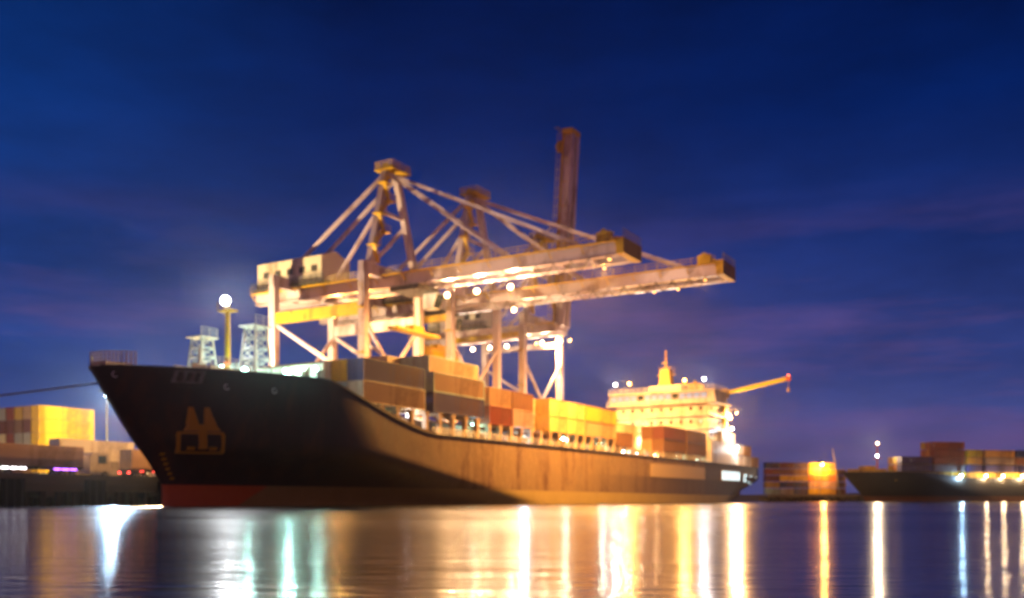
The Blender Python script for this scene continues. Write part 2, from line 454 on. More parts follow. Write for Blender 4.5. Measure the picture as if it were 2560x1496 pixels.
# bow rail, fairleads, anchor, draught marks
g = MB(); pts = [L(s, half(s, 13.8), 13.95) for s in (2.4, 1.5, .4)] + [L(s, -half(s, 13.8), 13.95) for s in (.4, 1.5, 2.4)]
g.rail(pts, 1.4, .4, .07, 4); g.bx(L(.5, -1.1, 13.9), L(3.8, 1.2, 14.45))
g.build('bow_railing', M_cream, ship)
def hpv(s, zz, off=0): return hp(s - .42 * (zz - 7), zz, off)
def anchorplate(mb, s0, s1, z0, z1, t=.2, off=0.0):
    mb.prism([hpv(s0, z0, off), hpv(s1, z0, off), hpv(s1, z1, off), hpv(s0, z1, off)], (0, -t, 0)); return mb
def hullplate(mb, s0, s1, z0, z1, t=.2, off=0.0):
    a = [hp(s0, z0, off), hp(s1, z0, off), hp(s1, z1, off), hp(s0, z1, off)]; mb.prism(a, (0, -t, 0)); return mb
f = MB(); hullplate(f, 5.2, 7.5, 12.5, 12.65, .22); hullplate(f, 5.2, 7.5, 13.55, 13.7, .22)
for s in (5.2, 5.9, 6.6, 7.3): hullplate(f, s, s + .22, 12.65, 13.55, .22)
f.build('fairlead', M_steel, ship)
for s, zz in ((1.3, 13.1), (9.7, 12.3), (14.2, 12.2)):
    f = MB(); c = hp(s, zz, .08)
    for i in range(10):
        t0, t1 = 2 * PI * i / 10, 2 * PI * (i + 1) / 10
        f.tube(c + Vector((.32 * math.cos(t0), 0, .26 * math.sin(t0))), c + Vector((.32 * math.cos(t1), 0, .26 * math.sin(t1))), .07, 6)
    f.build('hawse_ring', M_white, ship)
an = MB(); s0 = 9.0
anchorplate(an, s0 - 1.55, s0 + 1.95, 7.5, 7.72, .25); anchorplate(an, s0 - 1.65, s0 + 2.05, 5.5, 5.72, .25)
anchorplate(an, s0 - 1.65, s0 - 1.4, 5.72, 7.5, .25); anchorplate(an, s0 + 1.8, s0 + 2.05, 5.72, 7.5, .25)
an.build('anchor_bolster', M_yel2, ship)
an = MB()
an.prism([hpv(s0 - 1.15, 7.8, .1), hpv(s0 + 1.55, 7.8, .1), hpv(s0 + 1.2, 8.45, .1), hpv(s0 - .8, 8.45, .1)], (0, -.5, 0))
for c, d in ((s0 - .5, .06), (s0 + .9, -.06)):
    an.prism([hpv(c - .42, 8.45, .1), hpv(c + .42, 8.45, .1), hpv(c + .2 + d, 9.5, .12), hpv(c + .1 + d, 10.15, .12), hpv(c - .12 + d, 10.15, .12), hpv(c - .24 + d, 9.5, .12)], (0, -.4, 0))
anchorplate(an, s0, s0 + .4, 6.0, 7.8, .5, .1)
for k in range(3): anchorplate(an, s0 - .9 + k * .85, s0 - .45 + k * .85, 5.85 + .1 * (k % 2), 6.2 + .1 * (k % 2), .35, .05)
an.build('anchor', M_yel2, ship)
dm = MB()
for i in range(6): hullplate(dm, stem(3 + i * .5) + 1.0, stem(3 + i * .5) + 1.35, 2.8 + i * .5, 3.05 + i * .5, .03)
dm.build('draught_mark', M_yel, ship)
for a, c in ((112, 127.5), (127.55, 143)): hullplate(MB(), a, c, 5.1, 7.7, .06).build('side_slab', paint('slab_buff', (.55, .40, .20), .5, .25), ship)  # thin buff slabs, lighter than the hull around them
# mooring deck openings, lit inside
for s0, s1, z0, z1 in ((154.5, 168, 5.3, 7.3), (172, 175, 5.1, 6.9), (178, 181.5, 4.9, 6.7), (185, 187.6, 4.7, 6.4)):
    f = MB(); hullplate(f, s0 - .25, s1 + .25, z0 - .25, z0, .16); hullplate(f, s0 - .25, s1 + .25, z1, z1 + .25, .16)
    hullplate(f, s0 - .25, s0, z0, z1, .16); hullplate(f, s1, s1 + .25, z0, z1, .16)
    if s1 - s0 > 8:
        for k in range(1, 5): hullplate(f, s0 + k * (s1 - s0) / 5 - .15, s0 + k * (s1 - s0) / 5 + .15, z0, z1, .14)
    fo = f.build('mooring_port', M_white, ship)
    hullplate(MB(), s0, s1, z0, z1, .04, .02).build('lit_opening', M_bay, fo)
# forecastle gear
w = MB(); w.bx(L(22.4, -10, 12.9), L(22.7, 10, 16.2))
for k in range(9): w.bx(L(21.6, -9.6 + k * 2.4, 12.9), L(22.39, -9.4 + k * 2.4, 15.4))
w.build('breakwater', M_cream, ship)
for s, oo in ((9.5, 3), (9.5, -3)):
    w = MB()
    w.tube(L(s, oo - 1.2, 13.9), L(s, oo + 1.2, 13.9), .8, 14); w.bx(L(s - .9, oo - 1.5, 12.9), L(s + .9, oo - 1.2, 14.9)); w.bx(L(s - .9, oo + 1.2, 12.9), L(s + .9, oo + 1.5, 14.9))
    w.build('windlass', M_cream, ship)
w = MB(); w.tube(L(12.6, 1, 12.9), L(12.6, 1, 17.2), .28, 10, .22); w.bx(L(12.1, .5, 15.5), L(13.1, 1.5, 15.7)); w.build('vent_post', M_cream, ship)
w = MB(); w.bx(L(10.5, 1.5, 12.9), L(16.5, 5, 14.9)); w.rail([L(10.5, 5, 14.9), L(16.5, 5, 14.9), L(16.5, 1.5, 14.9)], 1, 1.2, .04)
w.build('deck_locker', M_cream, ship)
w = MB(); w.tube(L(17.5, 0, 12.9), L(17.5, 0, 22.4), .38, 12, .26); w.bx(L(16.9, -1.0, 22.2), L(18.1, 1.0, 22.4)); w.rail([L(16.9, -1.0, 22.4), L(16.9, 1.0, 22.4)], .8, .9, .04)
for k in range(20): w.tube(L(17.05, -.25, 13.2 + k * .45), L(17.05, .25, 13.2 + k * .45), .03, 5)
fm_ = w.build('foremast', M_yel, ship)
lamp(fm_, L(16.8, .4, 23.3), WHITE, 16000, .55, 'mast_lamp', 30, 170, (-.6, -1, -.15), key='w')
MB().ball(L(16.9, .5, 16.2), .35).build('signal_ball', M_orange, fm_, True)
for oo, top in ((-4.2, 19.5), (4.4, 20)):
    w = MB(); s = 17.5
    legs = [(L(s + a * 1.5, oo + c * 1.3, 12.9), L(s + a * .8, oo + c * .8, top)) for a in (-1, 1) for c in (-1, 1)]
    for a, c in legs: w.tube(a, c, .13, 6)
    nb = 6
    for k in range(nb):
        for (i, j) in ((0, 1), (1, 3), (3, 2), (2, 0)):
            p0 = legs[i][0].lerp(legs[i][1], k / nb); p1 = legs[j][0].lerp(legs[j][1], (k + 1) / nb); p2 = legs[j][0].lerp(legs[j][1], k / nb)
            w.tube(p0, p1, .07, 5); w.tube(p0, p2, .07, 5)
    w.bx(L(s - 1.3, oo - 1.3, top), L(s + 1.3, oo + 1.3, top + .15)); w.rail([L(s - 1.2, oo + 1.2, top + .15), L(s + 1.2, oo + 1.2, top + .15)], 1, 1, .04)
    w.build('lattice_mast', M_white, ship)
for p, wt in ((L(13.5, 6.9, 14.6), 5000), (L(18.2, 8.3, 14.9), 6000), (L(21.2, 9.9, 15.4), 2200)):
    lamp(ship, p, COOL, wt * .42, .3, 'deck_lamp', 26, 165, aim=(-.5, -1, -.1), key='c')
for p, wt in ((L(20.6, 6.5, 15.2), 1500), (L(20.4, -1.5, 15.6), 1300), (L(15.2, 1.5, 15.6), 600)): lamp(ship, p, COOL, wt, .24, 'deck_lamp', 26, key='c')  # extra small lamps added to brighten the breakwater and foredeck
# cargo deck: coaming, support pillars, passage lamps
w = MB(); w.bx(L(26, -9.4, 8), L(95.8, 9.4, 11.2)); w.bx(L(98, -9.4, 8), L(147, 9.4, 10.1)); w.build('hatch_coaming', M_coam, ship)
def cbase(s): return 12.0 if s < 53 else 11.4 if s < 97 else 10.3
s = 26.8
while s < 147:
    w = MB(); zt = cbase(s) - .05; oc = min(12.5, half(s - .3, 8) - .45)
    w.bx(L(s, oc - .6, 8.0), L(s + .55, oc, zt)); w.bx(L(s - .2, 9.4, zt - .4), L(s + .75, oc, zt - .05))
    w.beam(L(s + .27, oc - .3, zt - 1.4), L(s + .27, 9.6, zt - .4), .2)
    w.build('deck_pillar', M_tanp, ship); s += 3.02
w = MB(); w.rail([L(40, 12.75, 8.9), L(149, 12.75, 8.9)], 1.0, 2.0, .04, 3); w.build('side_railing', M_cream, ship)
for s, wt, c, k in ((29, 500, COOL, 'c'), (36.3, 5600, WHITE, 'w'), (51.5, 3600, COOL, 'c'), (64.4, 2600, BLUEW, 'b'), (78, 700, COOL, 'c'), (92, 1800, COOL, 'c'), (101.8, 1100, WHITE, 'w'), (109.5, 1800, WHITE, 'w'),
                    (117, 1200, WARM, 'a'), (130.5, 1300, COOL, 'c'), (143, 1100, COOL, 'c')):
    lamp(ship, L(s, 11.7, cbase(s) - .8), c, wt * 1.1, .24, 'passage_lamp', 26, 150, aim=(0, -1, -.25), key=k)
    lamp(ship, L(s + 1.2, 10.6, cbase(s) - .7), c, wt * .09, .16, 'passage_lamp', 20, aim=(0, -.4, -1), key=k)

# superstructure
ss = MB()
ss.bx(L(148.5, -12.6, 8), L(166, 12.6, 14)); ss.bx(L(150, -11.4, 14), L(164, 11.4, 22.8))
for zz in (14, 17, 20): ss.bx(L(149.3, -12.2, zz - .1), L(164.6, 12.2, zz + .12))
ss.bx(L(148.9, -13.6, 22.8), L(160, 13.6, 23.05)); ss.bx(L(149.6, -12.9, 23.05), L(158.5, 12.9, 25.6)); ss.bx(L(149.1, -13.2, 25.6), L(159, 13.2, 25.85))
ss.bx(L(152, -4, 25.85), L(157, 4, 27.6)); ss.bx(L(156.5, 5, 14.12), L(166, 12.5, 16.6))
so = ss.build('superstructure', M_cream, ship)
w = MB()
w.rail([L(149, -13.5, 23.05), L(148.95, 13.5, 23.05)], 1.0, 1.5, .04); w.rail([L(149.2, -13, 25.85), L(149.2, 13, 25.85), L(158.8, 13, 25.85)], 1.0, 1.5, .04)
for zz in (14.12, 17.12, 20.12): w.rail([L(149.4, 12.1, zz), L(164.5, 12.1, zz)], 1, 1.5, .04)
w.build('deck_railing', M_white, so)
for k in range(14):
    o0 = -11.9 + k * 1.72
    fr = MB().bx(L(149.52, o0 - .78, 23.75), L(149.6, o0 + .78, 25.25)).build('bridge_window', M_dark, so)
    MB().bx(L(149.46, o0 - .66, 23.85), L(149.52, o0 + .66, 25.15)).build('pane', M_bluewin if k not in (4, 9) else M_glass, fr)
rw = random.Random(3)
for zz in (15.2, 18.2, 21.2):
    for k in range(9):
        o0 = -9.6 + k * 2.4
        if rw.random() < .2: continue
        fr = MB().bx(L(149.94, o0 - .32, zz), L(150, o0 + .32, zz + .85)).build('cabin_window', M_dark, so)
        MB().bx(L(149.90, o0 - .22, zz + .1), L(149.94, o0 + .22, zz + .75)).build('pane', M_litwin if rw.random() < .25 else M_glass, fr)
    for k in range(5):
        s0 = 152 + k * 2.6
        fr = MB().bx(L(s0 - .32, 11.4, zz), L(s0 + .32, 11.46, zz + .85)).build('cabin_window', M_dark, so)
        MB().bx(L(s0 - .22, 11.46, zz + .1), L(s0 + .22, 11.5, zz + .75)).build('pane', M_litwin if rw.random() < .3 else M_glass, fr)
w = MB(); w.prism([L(153.8, -2.3, 27.6), L(153.8, .9, 27.6), L(153.8, .4, 31.6), L(153.8, -1.8, 31.6)], (2.2, 0, 0)); w.tube(L(155, -.8, 31.6), L(155, -.8, 36.2), .3, 10, .15); w.bx(L(154.6, -3, 30.2), L(155.4, 1.5, 30.45)); w.bx(L(154.7, -2, 32), L(155.3, .6, 32.2)); w.bx(L(153.8, -1.4, 33.0), L(154.1, -.1, 33.3))
w.tube(L(155, -2.6, 30.4), L(155, -2.6, 32.6), .06, 6); w.tube(L(155, 1.2, 30.4), L(155, 1.2, 32), .06, 6)
w.build('radar_mast', M_yel, so)
w = MB(); w.prism([L(165, -3.6, 14), L(172, -3.6, 14), L(171.5, -3.6, 29.6), L(166.5, -3.6, 29.6)], (0, -6.4, 0)); w.tube(L(168, -1, 29.6), L(168, -1, 30.8), .5); w.tube(L(170, 1, 29.6), L(170, 1, 30.6), .4)
w.build('funnel', M_yel, ship)
for oo, c, wt, k in ((-10.6, WHITE, 4500, 'w'), (-7.0, SODIUM, 15000, 's'), (6.6, SODIUM, 15000, 's'), (11.2, WHITE, 4500, 'w')):
    lamp(so, L(147.6, oo, 27.9), c, wt, .34, 'floodlight', 26, 160, aim=(-1, -.55, .08), key=k)
    MB().tube(L(149.3, oo, 25.85), L(148.4, oo, 27.9), .06, 6).build('lamp_bracket', M_dark, so)
lamp(so, L(160, 13.6, 17.4), WHITE, 1600, .32, 'floodlight', 30, aim=(0, -1, -.8), key='w')
lamp(so, L(165.2, 13.2, 13.2), WHITE, 1100, .32, 'floodlight', 30, aim=(.3, -1, -.6), key='w')
lamp(so, L(148, 5, 13.2), WARM, 2000, .3, 'floodlight', 30, aim=(-1, 0, -.4), key='a')
lamp(so, L(148.4, -6, 15.5), WARM, 2500, .3, 'floodlight', 30, aim=(-1, 0, -.4), key='a')
lamp(so, L(163.5, 13.6, 21.5), SODIUM, 30000, .3, 'floodlight', 30, aim=(1, -.25, -.8), key='s')  # added floodlight, there to brighten the stern stacks
MB().bx(L(163.2, 11.4, 21.9), L(163.8, 13.5, 22.05)).build('lamp_bracket', M_dark, so)  # bracket made for the added floodlight alone
# provisions crane
pc = MB().tube(L(159.5, 11.9, 14), L(159.5, 11.9, 25), .55, 12, .45).bx(L(158.7, 11.2, 24.6), L(160.3, 12.9, 26.6)).build('deck_crane', M_yel, ship)
w = MB(); a, c = L(159.5, 12.6, 25.8), L(159.5, 27, 28.3)
for dz, dx in ((.35, .4), (.35, -.4), (-.35, .4), (-.35, -.4)): w.beam(a + Vector((dx, 0, dz)), c + Vector((dx * .4, 0, dz * .4)), .18)
w.beam(a, c, .8, .85)
for k in range(9): w.beam(a.lerp(c, k / 9) + Vector((.4, 0, -.35)), a.lerp(c, (k + 1) / 9) + Vector((.4, 0, .35)), .1)
w.build('jib', paint('jib_yellow', (.62, .52, .03), .5, .25), pc)
w = MB().bx(c - Vector((.45, .5, .5)), c + Vector((.45, .5, .4))); w.build('jib_head', M_orange, pc)
w = MB().tube(c, c - Vector((0, 0, 2.2)), .05, 6).tube(c - Vector((0, 0, 2.2)), c - Vector((0, 0, 3)), .28, 8); w.build('hook_block', M_yel, pc)
lamp(pc, c + Vector((0, 0, .75)), (1, .12, .03), 260, .2, 'warning_lamp', 14, key='r')
# mooring line
ml = MB(); a, c = W(2.2, -1.6, 12.6), W(-42, -17.4, 3.9); pts = []
for i in range(25):
    t = i / 24; p = a.lerp(c, t); p.z -= 3.0 * t * (1 - t) * .55; pts.append(p)
ml.path(pts, .11, 6); tag(ml.build('mooring_line', M_rope), 'taut mooring rope running from the ship bow down to the quay', 'rope')
bo = MB().tube((0, 0, QZ), (0, 0, QZ + .55), .22, 12, .2).tube((0, 0, QZ + .55), (0, 0, QZ + .75), .34, 12, .3).build('bollard', M_dark)
bo.location = W(-42, -17.4, 0); tag(bo, 'cast iron bollard at the quay edge holding the bow rope', 'bollard')

# ------------------------------------------------------------------ containers on the ship
def deckc(c, s0, col, tier, Ln, bay, doors=None, zb=None):
    zz = (cbase(s0) if zb is None else zb) + tier * 2.62
    side = 'outboard row' if col == 0 else ORD[col] + ' row inboard'
    word = {'purple': 'sodium-tinted blue', 'tan': 'sandy tan', 'brown': 'rusty brown', 'red': 'brick red', 'blue': 'dark blue'}.get(c, c)
    return container(c, W(s0 + Ln / 2, 11.3 - 2.5 * col, zz), TH, '%s container aboard the black ship, %s, %s tier, %s' % (word, bay, TIER[tier], side), 'containers stacked on the ship', Ln, True, doors=doors)
b1, b2 = 'front bay', 'second bay'
deckc('tan', 26.5, 0, 0, 12.19, b1, 'cream'); deckc('purple', 26.5, 0, 1, 12.19, b1, 'blue')  # side colours carry the sodium light, end colours the cool lamps
for k, (c0, c1) in enumerate((('teal', 'cream'), ('cream', 'cream'), ('teal', 'yellow'), ('cream', 'white'), ('grey', 'cream'), ('cream', 'tan'), ('white', 'cream')), 1):
    deckc(c0, 26.5, k, 0, 12.19, b1, 'yellow' if k % 2 == 0 else None); deckc(c1, 26.5, k, 1, 12.19, b1, 'yellow' if k % 3 == 1 else None)
deckc('purple', 40.6, 0, 0, 12.19, b2, 'blue'); deckc('tan', 40.6, 0, 1, 12.19, b2, 'teal')  # blue box below, its side coloured purple as under sodium light
for k in (1, 2, 3, 4, 5): deckc(['brown', 'tan', 'grey', 'blue', 'cream'][k - 1], 40.6, k, 1, 12.19, b2)
for k in (1, 2): deckc(['peach', 'peach'][k - 1], 43.0, k, 2, 12.19, b2, 'teal')
for k in (3, 4, 5): deckc(['cream', 'cream', 'yellow'][k - 3], 40.6, k, 2, 12.19, b2, 'cream')
for s0, cs, nm in ((54.2, ('red', 'tan'), 'third bay fore half'), (60.7, ('pink', 'brown'), 'third bay aft half')):
    for t in (0, 1): deckc(cs[t], s0, 0, t, 6.06, nm)
    for t in (0, 1): deckc(('grey', 'tan')[t], s0, 1, t, 6.06, nm)
for t in (0, 1): deckc('cream', 67.2, 1, t, 6.06, 'narrow gap bay'); 
for t in (0, 1): deckc('white', 67.2, 2, t, 6.06, 'narrow gap bay')
for s0, nm in ((71.9, 'fourth bay fore half'), (78.2, 'fourth bay aft half')):
    for t in (0, 1):
        for k in (0, 1): deckc('honey' if k == 0 else 'ochre', s0, k, t, 6.06, nm)
for t, c in enumerate(('tan', 'ochre')): deckc(c, 85.0, 0, t, 12.19, 'fifth bay')
for t, c in enumerate(('brown', 'tan')): deckc(c, 85.0, 1, t, 12.19, 'fifth bay')
deckc('brown', 98.4, 0, 0, 6.06, 'sixth bay'); deckc('white', 106, 2, 0, 12.19, 'sixth bay'); deckc('cream', 106, 2, 1, 12.19, 'sixth bay'); deckc('white', 98.4, 2, 1, 6.06, 'sixth bay'); deckc('white', 98.4, 2, 0, 6.06, 'sixth bay')
for s0, nm, cs in ((120, 'seventh bay', ('brown', 'maroon')), (133.2, 'eighth bay', ('brown', 'brown'))):
    for t in (0, 1):
        deckc(cs[t], s0, 0, t, 12.19, nm); deckc(('tan', 'brown')[t], s0, 1, t, 12.19, nm)
for k, (s0, n) in enumerate(((167.5, 3), (174, 2), (180.5, 1))):
    pass
for s0, cs, nm in ((166.6, ('white', 'white'), 'bay behind the bridge'), (173.2, ('white', 'tan'), 'first stern bay'), (179.8, ('tan',), 'last stern bay')):
    for t, c in enumerate(cs):
        for k in (0, 1): deckc(c if k == 0 else ('red', 'grey')[t], s0, k, t, 6.06, nm, zb=8.95)

# ------------------------------------------------------------------ ship-to-shore cranes
def crane(s0, s1, o_tip, o_back, label, apex=57.5, gz=37.2, tz=32.6, up=False, fl=(), strips=(), trolley=None, cargo=None):
    sc = (s0 + s1) / 2; hs = (s1 - s0) / 2
    r = empty('gantry_crane', W(sc, 0, 0), TH); tag(r, label, 'crane', 'cranes along the quay')
    ow, ol = -18.3, -38.5
    for sx in (-hs, hs):
        for oo in (ow, ol):
            m = MB(); m.beam(L(sx, oo, QZ + 1.8), L(sx, oo, gz + 1.4), 1.35, 1.25)
            for zz in (12, 20, 28): m.box(L(sx, oo, zz), (1.45, 1.35, .18))
            lg = m.build('leg', M_grey, r)
            m = MB(); m.box(L(sx, oo, QZ + 1.2), (4.6, .9, .9))
            for k in range(4): m.tube(L(sx - 1.8 + k * 1.2, oo - .3, QZ + .42), L(sx - 1.8 + k * 1.2, oo + .3, QZ + .42), .4, 12)
            m.build('bogie', M_dark, lg)
    for oo in (ow, ol):
        MB().beam(L(-hs, oo, QZ + 2.6), L(hs, oo, QZ + 2.6), 1.0, 1.4).build('sill_beam', M_grey, r)
        MB().beam(L(-hs + .7, oo, 13.6), L(hs - .7, oo, 13.6), .9, 1.3).build('portal_beam', M_grey, r)
        MB().beam(L(-hs - .7, oo, gz + 2.4), L(hs + .7, oo, gz + 2.4), 1.1, 2.0).build('cross_beam', M_grey, r)
        for sx in ((-1, 1) if oo == ow else (1,)): MB().beam(L(sx * (hs - .6), oo + sx * .3, 31), L(-sx * (hs - .6), oo + sx * .3, 15), .5).build('brace', M_grey, r)
    for sx in (-hs, hs):
        MB().beam(L(sx, ow - .7, tz), L(sx, ol + .7, tz), .9, 1.9 if tz < 33 else 1.2).build('tie_beam', M_yel if sx < 0 else M_grey, r)
        MB().beam(L(sx, ol + .7, 31.4), L(sx, ow - .7, 20), .6).build('brace', M_grey, r)
    # girder on the land side, boom over the water
    oh = -13.5
    def span(o0, o1, turn=None):
        m = MB(); gw = 1.1 if up and o0 > -20 else 2.3
        for sx in (-gw, gw):
            m.bx(L(sx - .45, o0, gz), L(sx + .45, o1, gz + 1.9)); m.bx(L(sx - .7, o0, gz - .16), L(sx + .7, o1, gz))
        n = max(2, int((o1 - o0) / 5))
        for i in range(n + 1):
            oo = o0 + .3 + (o1 - o0 - .6) * i / n; m.bx(L(.46 - gw, oo - .25, gz + .3), L(gw - .46, oo + .25, gz + 1.1))
            if i < n: m.beam(L(.46 - gw, oo + .3, gz + 1.3), L(gw - .46, oo + (o1 - o0) / n - .3, gz + 1.3), .22)
        w_ = MB()
        for sx in (-gw - 1.3, gw + 1.3):
            w_.bx(L(sx - .55, o0, gz + 1.7), L(sx + .55, o1, gz + 1.78)); e = sx + (.5 if sx > 0 else -.5)
            w_.rail([L(e, o0, gz + 1.78), L(e, o1, gz + 1.78)], 1.1, 2.0, .05, 2)
            for i in range(n + 1): w_.beam(L(sx * .76, o0 + (o1 - o0) * i / n, gz + .6), L(sx * 1.1, o0 + (o1 - o0) * i / n, gz + 1.65), .12)
        return m, w_
    m, w_ = span(o_back, oh); gi = m.build('girder', M_grey, r); w_.build('walkway', M_yel, gi)
    m, w_ = span(oh + .3, o_tip)
    tw = 2.0 if up else 3.4; tip = MB(); tip.bx(L(-tw, o_tip, gz - .1), L(tw, o_tip + 1.2, gz + 2.3)); tip.rail([L(-3.2, o_tip + 1.1, gz + 2.3), L(3.2, o_tip + 1.1, gz + 2.3)], 1.2, 1, .05)
    for sx in ((-1.1, 1.1) if up else (-2.3, 2.3)): tip.bx(L(sx - .5, o_tip - 3.5, gz + 2.1), L(sx + .5, o_tip - 1.2, gz + 3.6)); tip.tube(L(sx - .6, o_tip - 2.3, gz + 3.4), L(sx + .6, o_tip - 2.3, gz + 3.4), .6, 10)
    if up:
        ang = R(86.5); piv = L(0, oh, gz + 1)
        rot = Matrix.Translation(piv) @ Matrix.Rotation(-ang, 4, 'X') @ Matrix.Translation(-piv)
        for mm in (m, w_, tip): mm.v = [tuple(rot @ Vector(p)) for p in mm.v]
    bo_ = m.build('boom', M_grey, r); w_.build('walkway', M_yel, bo_); tip.build('boom_tip', M_yel, bo_)
    if not up:
        m = MB(); oo = -12.0
        while oo < o_tip - 4:
            pts = [L(-3.15, oo + 3 * i / 6, gz - .1 - 1.7 * (1 - (i / 3 - 1) ** 2)) for i in range(7)]
            m.path(pts, .07, 5); oo += 3.0
        m.build('festoon_cable', M_dark, bo_)
    for oo in (ow,):
        m = MB(); m.tube(L(-hs - .85, oo - .3, 6), L(-hs - .85, oo - .3, gz), .06, 5); m.tube(L(-hs - .85, oo + .3, 6), L(-hs - .85, oo + .3, gz), .06, 5)
        for k in range(44): m.tube(L(-hs - .85, oo - .3, 7 + k * .68), L(-hs - .85, oo + .3, 7 + k * .68), .035, 4)
        for k in range(4): m.box(L(-hs - 1.0, oo, 10 + k * 7.5), (1.3, 1.6, .1))
        m.build('leg_ladder', M_yel, r)
    # mast and stays
    oa = -18.6; ap = [L(sx * 1.5, oa, apex) for sx in (-1, 1)]
    for i, sx in enumerate((-1, 1)):
        MB().beam(L(sx * (hs - 1.4), ow + .2, gz + 3.4), ap[i], 1.05, 1.1).build('mast_leg', M_grey, r)
        MB().beam(L(sx * 2.3, -45, gz + 2.0), ap[i] - Vector((0, 0, .5)), .5, .55).build('back_stay', M_grey, r)
        MB().beam(L(sx * 2.3, -29.5, gz + 2.0), L(sx * (hs - 1.4) * .55 + sx * .7, oa - .2, gz + 3.4 + (apex - gz - 3.4) * .5), .5, .5).build('mast_strut', M_grey, r)
        if not up:
            for of, q0 in ((6, .55), (o_tip - 6, .5)):
                MB().beam(ap[i] + Vector((0, 0, -.3)), L(sx * 2.3, of, gz + 2.1), .34, .42).build('fore_stay', M_grey, r)
        else:
            MB().beam(ap[i] + Vector((0, 0, -.3)), L(sx * 2.3, oh + .6, gz + 24), .3, .36).build('fore_stay', M_grey, r)
    MB().beam(L(-3, oa, gz + 13), L(3, oa, gz + 13), .5).build('mast_tie', M_grey, r)
    m = MB(); m.bx(L(-2.6, oa - 1.6, apex - .1), L(2.6, oa + 2.4, apex + .1)); m.rail([L(-2.5, oa + 2.3, apex + .1), L(2.5, oa + 2.3, apex + .1), L(2.5, oa - 1.5, apex + .1), L(-2.5, oa - 1.5, apex + .1), L(-2.5, oa + 2.3, apex + .1)], 1.2, 1.0, .06)
    for sx in (-1, 1): m.tube(L(sx * 1.4 - .25, oa, apex + .6), L(sx * 1.4 + .25, oa, apex + .6), .75, 14)
    m.bx(L(-.4, oa - .4, apex + .1), L(.4, oa + .4, apex + 1.5))
    m.build('apex_platform', M_yel, r)
    m = MB(); zz = gz + 4; k = 0                                        # zigzag stair up one mast leg
    base, topp = L(-(hs - 1.4), ow + .2, gz + 3.4), ap[0]
    nf = 6
    for k in range(nf):
        p0 = base.lerp(topp, k / nf) + Vector((-.9 if k % 2 else 1.1, -1.0, 0)); p1 = base.lerp(topp, (k + 1) / nf) + Vector((1.1 if k % 2 else -.9, -1.0, 0))
        m.beam(p0, p1, .8, .14); m.beam(p0 + Vector((0, -.4, 1)), p1 + Vector((0, -.4, 1)), .09)
        m.box(p1 + Vector((0, 0, 0)), (2.0, 1.6, .12)); m.rail([p1 + Vector((-1, -.75, 0)), p1 + Vector((1, -.75, 0))], 1.1, .9, .05)
    m.build('stairway', M_yel, r)
    # machinery house
    h = MB(); pr = [L(-3.8, -46.5, gz + 2.4), L(3.8, -46.5, gz + 2.4), L(3.8, -46.5, gz + 7.0), L(0, -46.5, gz + 8.4), L(-3.8, -46.5, gz + 7.0)]
    h.prism(pr, (0, -15.5, 0)); ho = h.build('machinery_house', M_cream, r)
    for k in range(5): MB().bx(L(-3.86, -45 + k * 2.9, gz + 4.3), L(-3.8, -43.6 + k * 2.9, gz + 5.4)).build('vent', M_dark, ho)
    m = MB().bx(L(-.5, -46.56, gz + 2.6), L(.5, -46.5, gz + 4.7)); m.build('door', M_dark, ho)
    m = MB(); m.bx(L(-4.6, -47.6, gz + 2.15), L(4.6, -30, gz + 2.35)); m.rail([L(4.5, -30, gz + 2.35), L(4.5, -47.5, gz + 2.35), L(-4.5, -47.5, gz + 2.35), L(-4.5, -30, gz + 2.35)], 1.1, 1.5, .05); m.build('house_platform', M_dark, r)
    # trolley with cab
    if trolley is not None:
        t = MB(); t.bx(L(-3, trolley - 3, gz - 1.0), L(3, trolley + 3, gz - .2)); tr = t.build('trolley', M_dark, r)
        c = MB(); c.prism([L(1.2, trolley + 2.9, gz - 3.6), L(1.2, trolley + 3.8, gz - 1.1), L(1.2, trolley + .9, gz - 1.1), L(1.2, trolley + .9, gz - 3.6)], (2.1, 0, 0)); c.build('operator_cab', M_white, tr)
        c = MB().prism([L(1.35, trolley + 3.0, gz - 3.5), L(1.35, trolley + 3.9, gz - 1.3), L(1.35, trolley + 3.82, gz - 1.3), L(1.35, trolley + 2.9, gz - 3.5)], (1.8, 0, 0)); c.build('cab_window', M_glass, tr)
        hz = cargo if cargo else gz - 8
        sp_ = MB(); sp_.bx(L(-6.05, trolley - 1.1, hz), L(6.05, trolley + 1.1, hz + .45)); sp_.bx(L(-1.6, trolley - .9, hz + .45), L(1.6, trolley + .9, hz + 1.3)); sp_.build('spreader', M_yel, tr)
        sp_ = MB()
        for sx in (-1.3, 1.3):
            for sy in (-.8, .8): sp_.tube(L(sx, trolley + sy, hz + 1.3), L(sx * 1.3, trolley + sy * 1.6, gz - 1), .05, 6)
        sp_.build('hoist_rope', M_dark, tr)
    for oo, zz, col, wt, key, sx in fl:
        if key == 'd': lamp(r, L(sx, oo, zz), col, wt, .22, 'floodlight', 7, 168, (0, .22, -1), key='s')
        elif key == 'e': lamp(r, L(sx, oo, zz), col, wt, .36, 'floodlight', 24, 130, (1, -.75, -.62), key='s')
        else: lamp(r, L(sx, oo, zz), col, wt, .46, 'floodlight', 24, 172, (-.35, -1, -.25), key=key)
        MB().tube(L(sx, oo, zz + .9), L(sx, oo, gz - .1), .06, 6).build('lamp_bracket', M_dark, r)
    for a, c in strips:
        n = int((c - a) / 3)
        for i in range(n):
            f_ = MB().bx(L(3.0, a + i * 3, gz - .05), L(3.4, a + i * 3 + 2.6, gz + .1)).build('glow_strip', M_dark, r)  # glowing strips for the bright line along the boom underside
            MB().bx(L(3.08, a + i * 3 + .1, gz - .2), L(3.32, a + i * 3 + 2.5, gz - .05)).build('lens', glow('strip_glow', (1, .86, .74), 2.2), f_)  # glowing underside of the strip
    return r
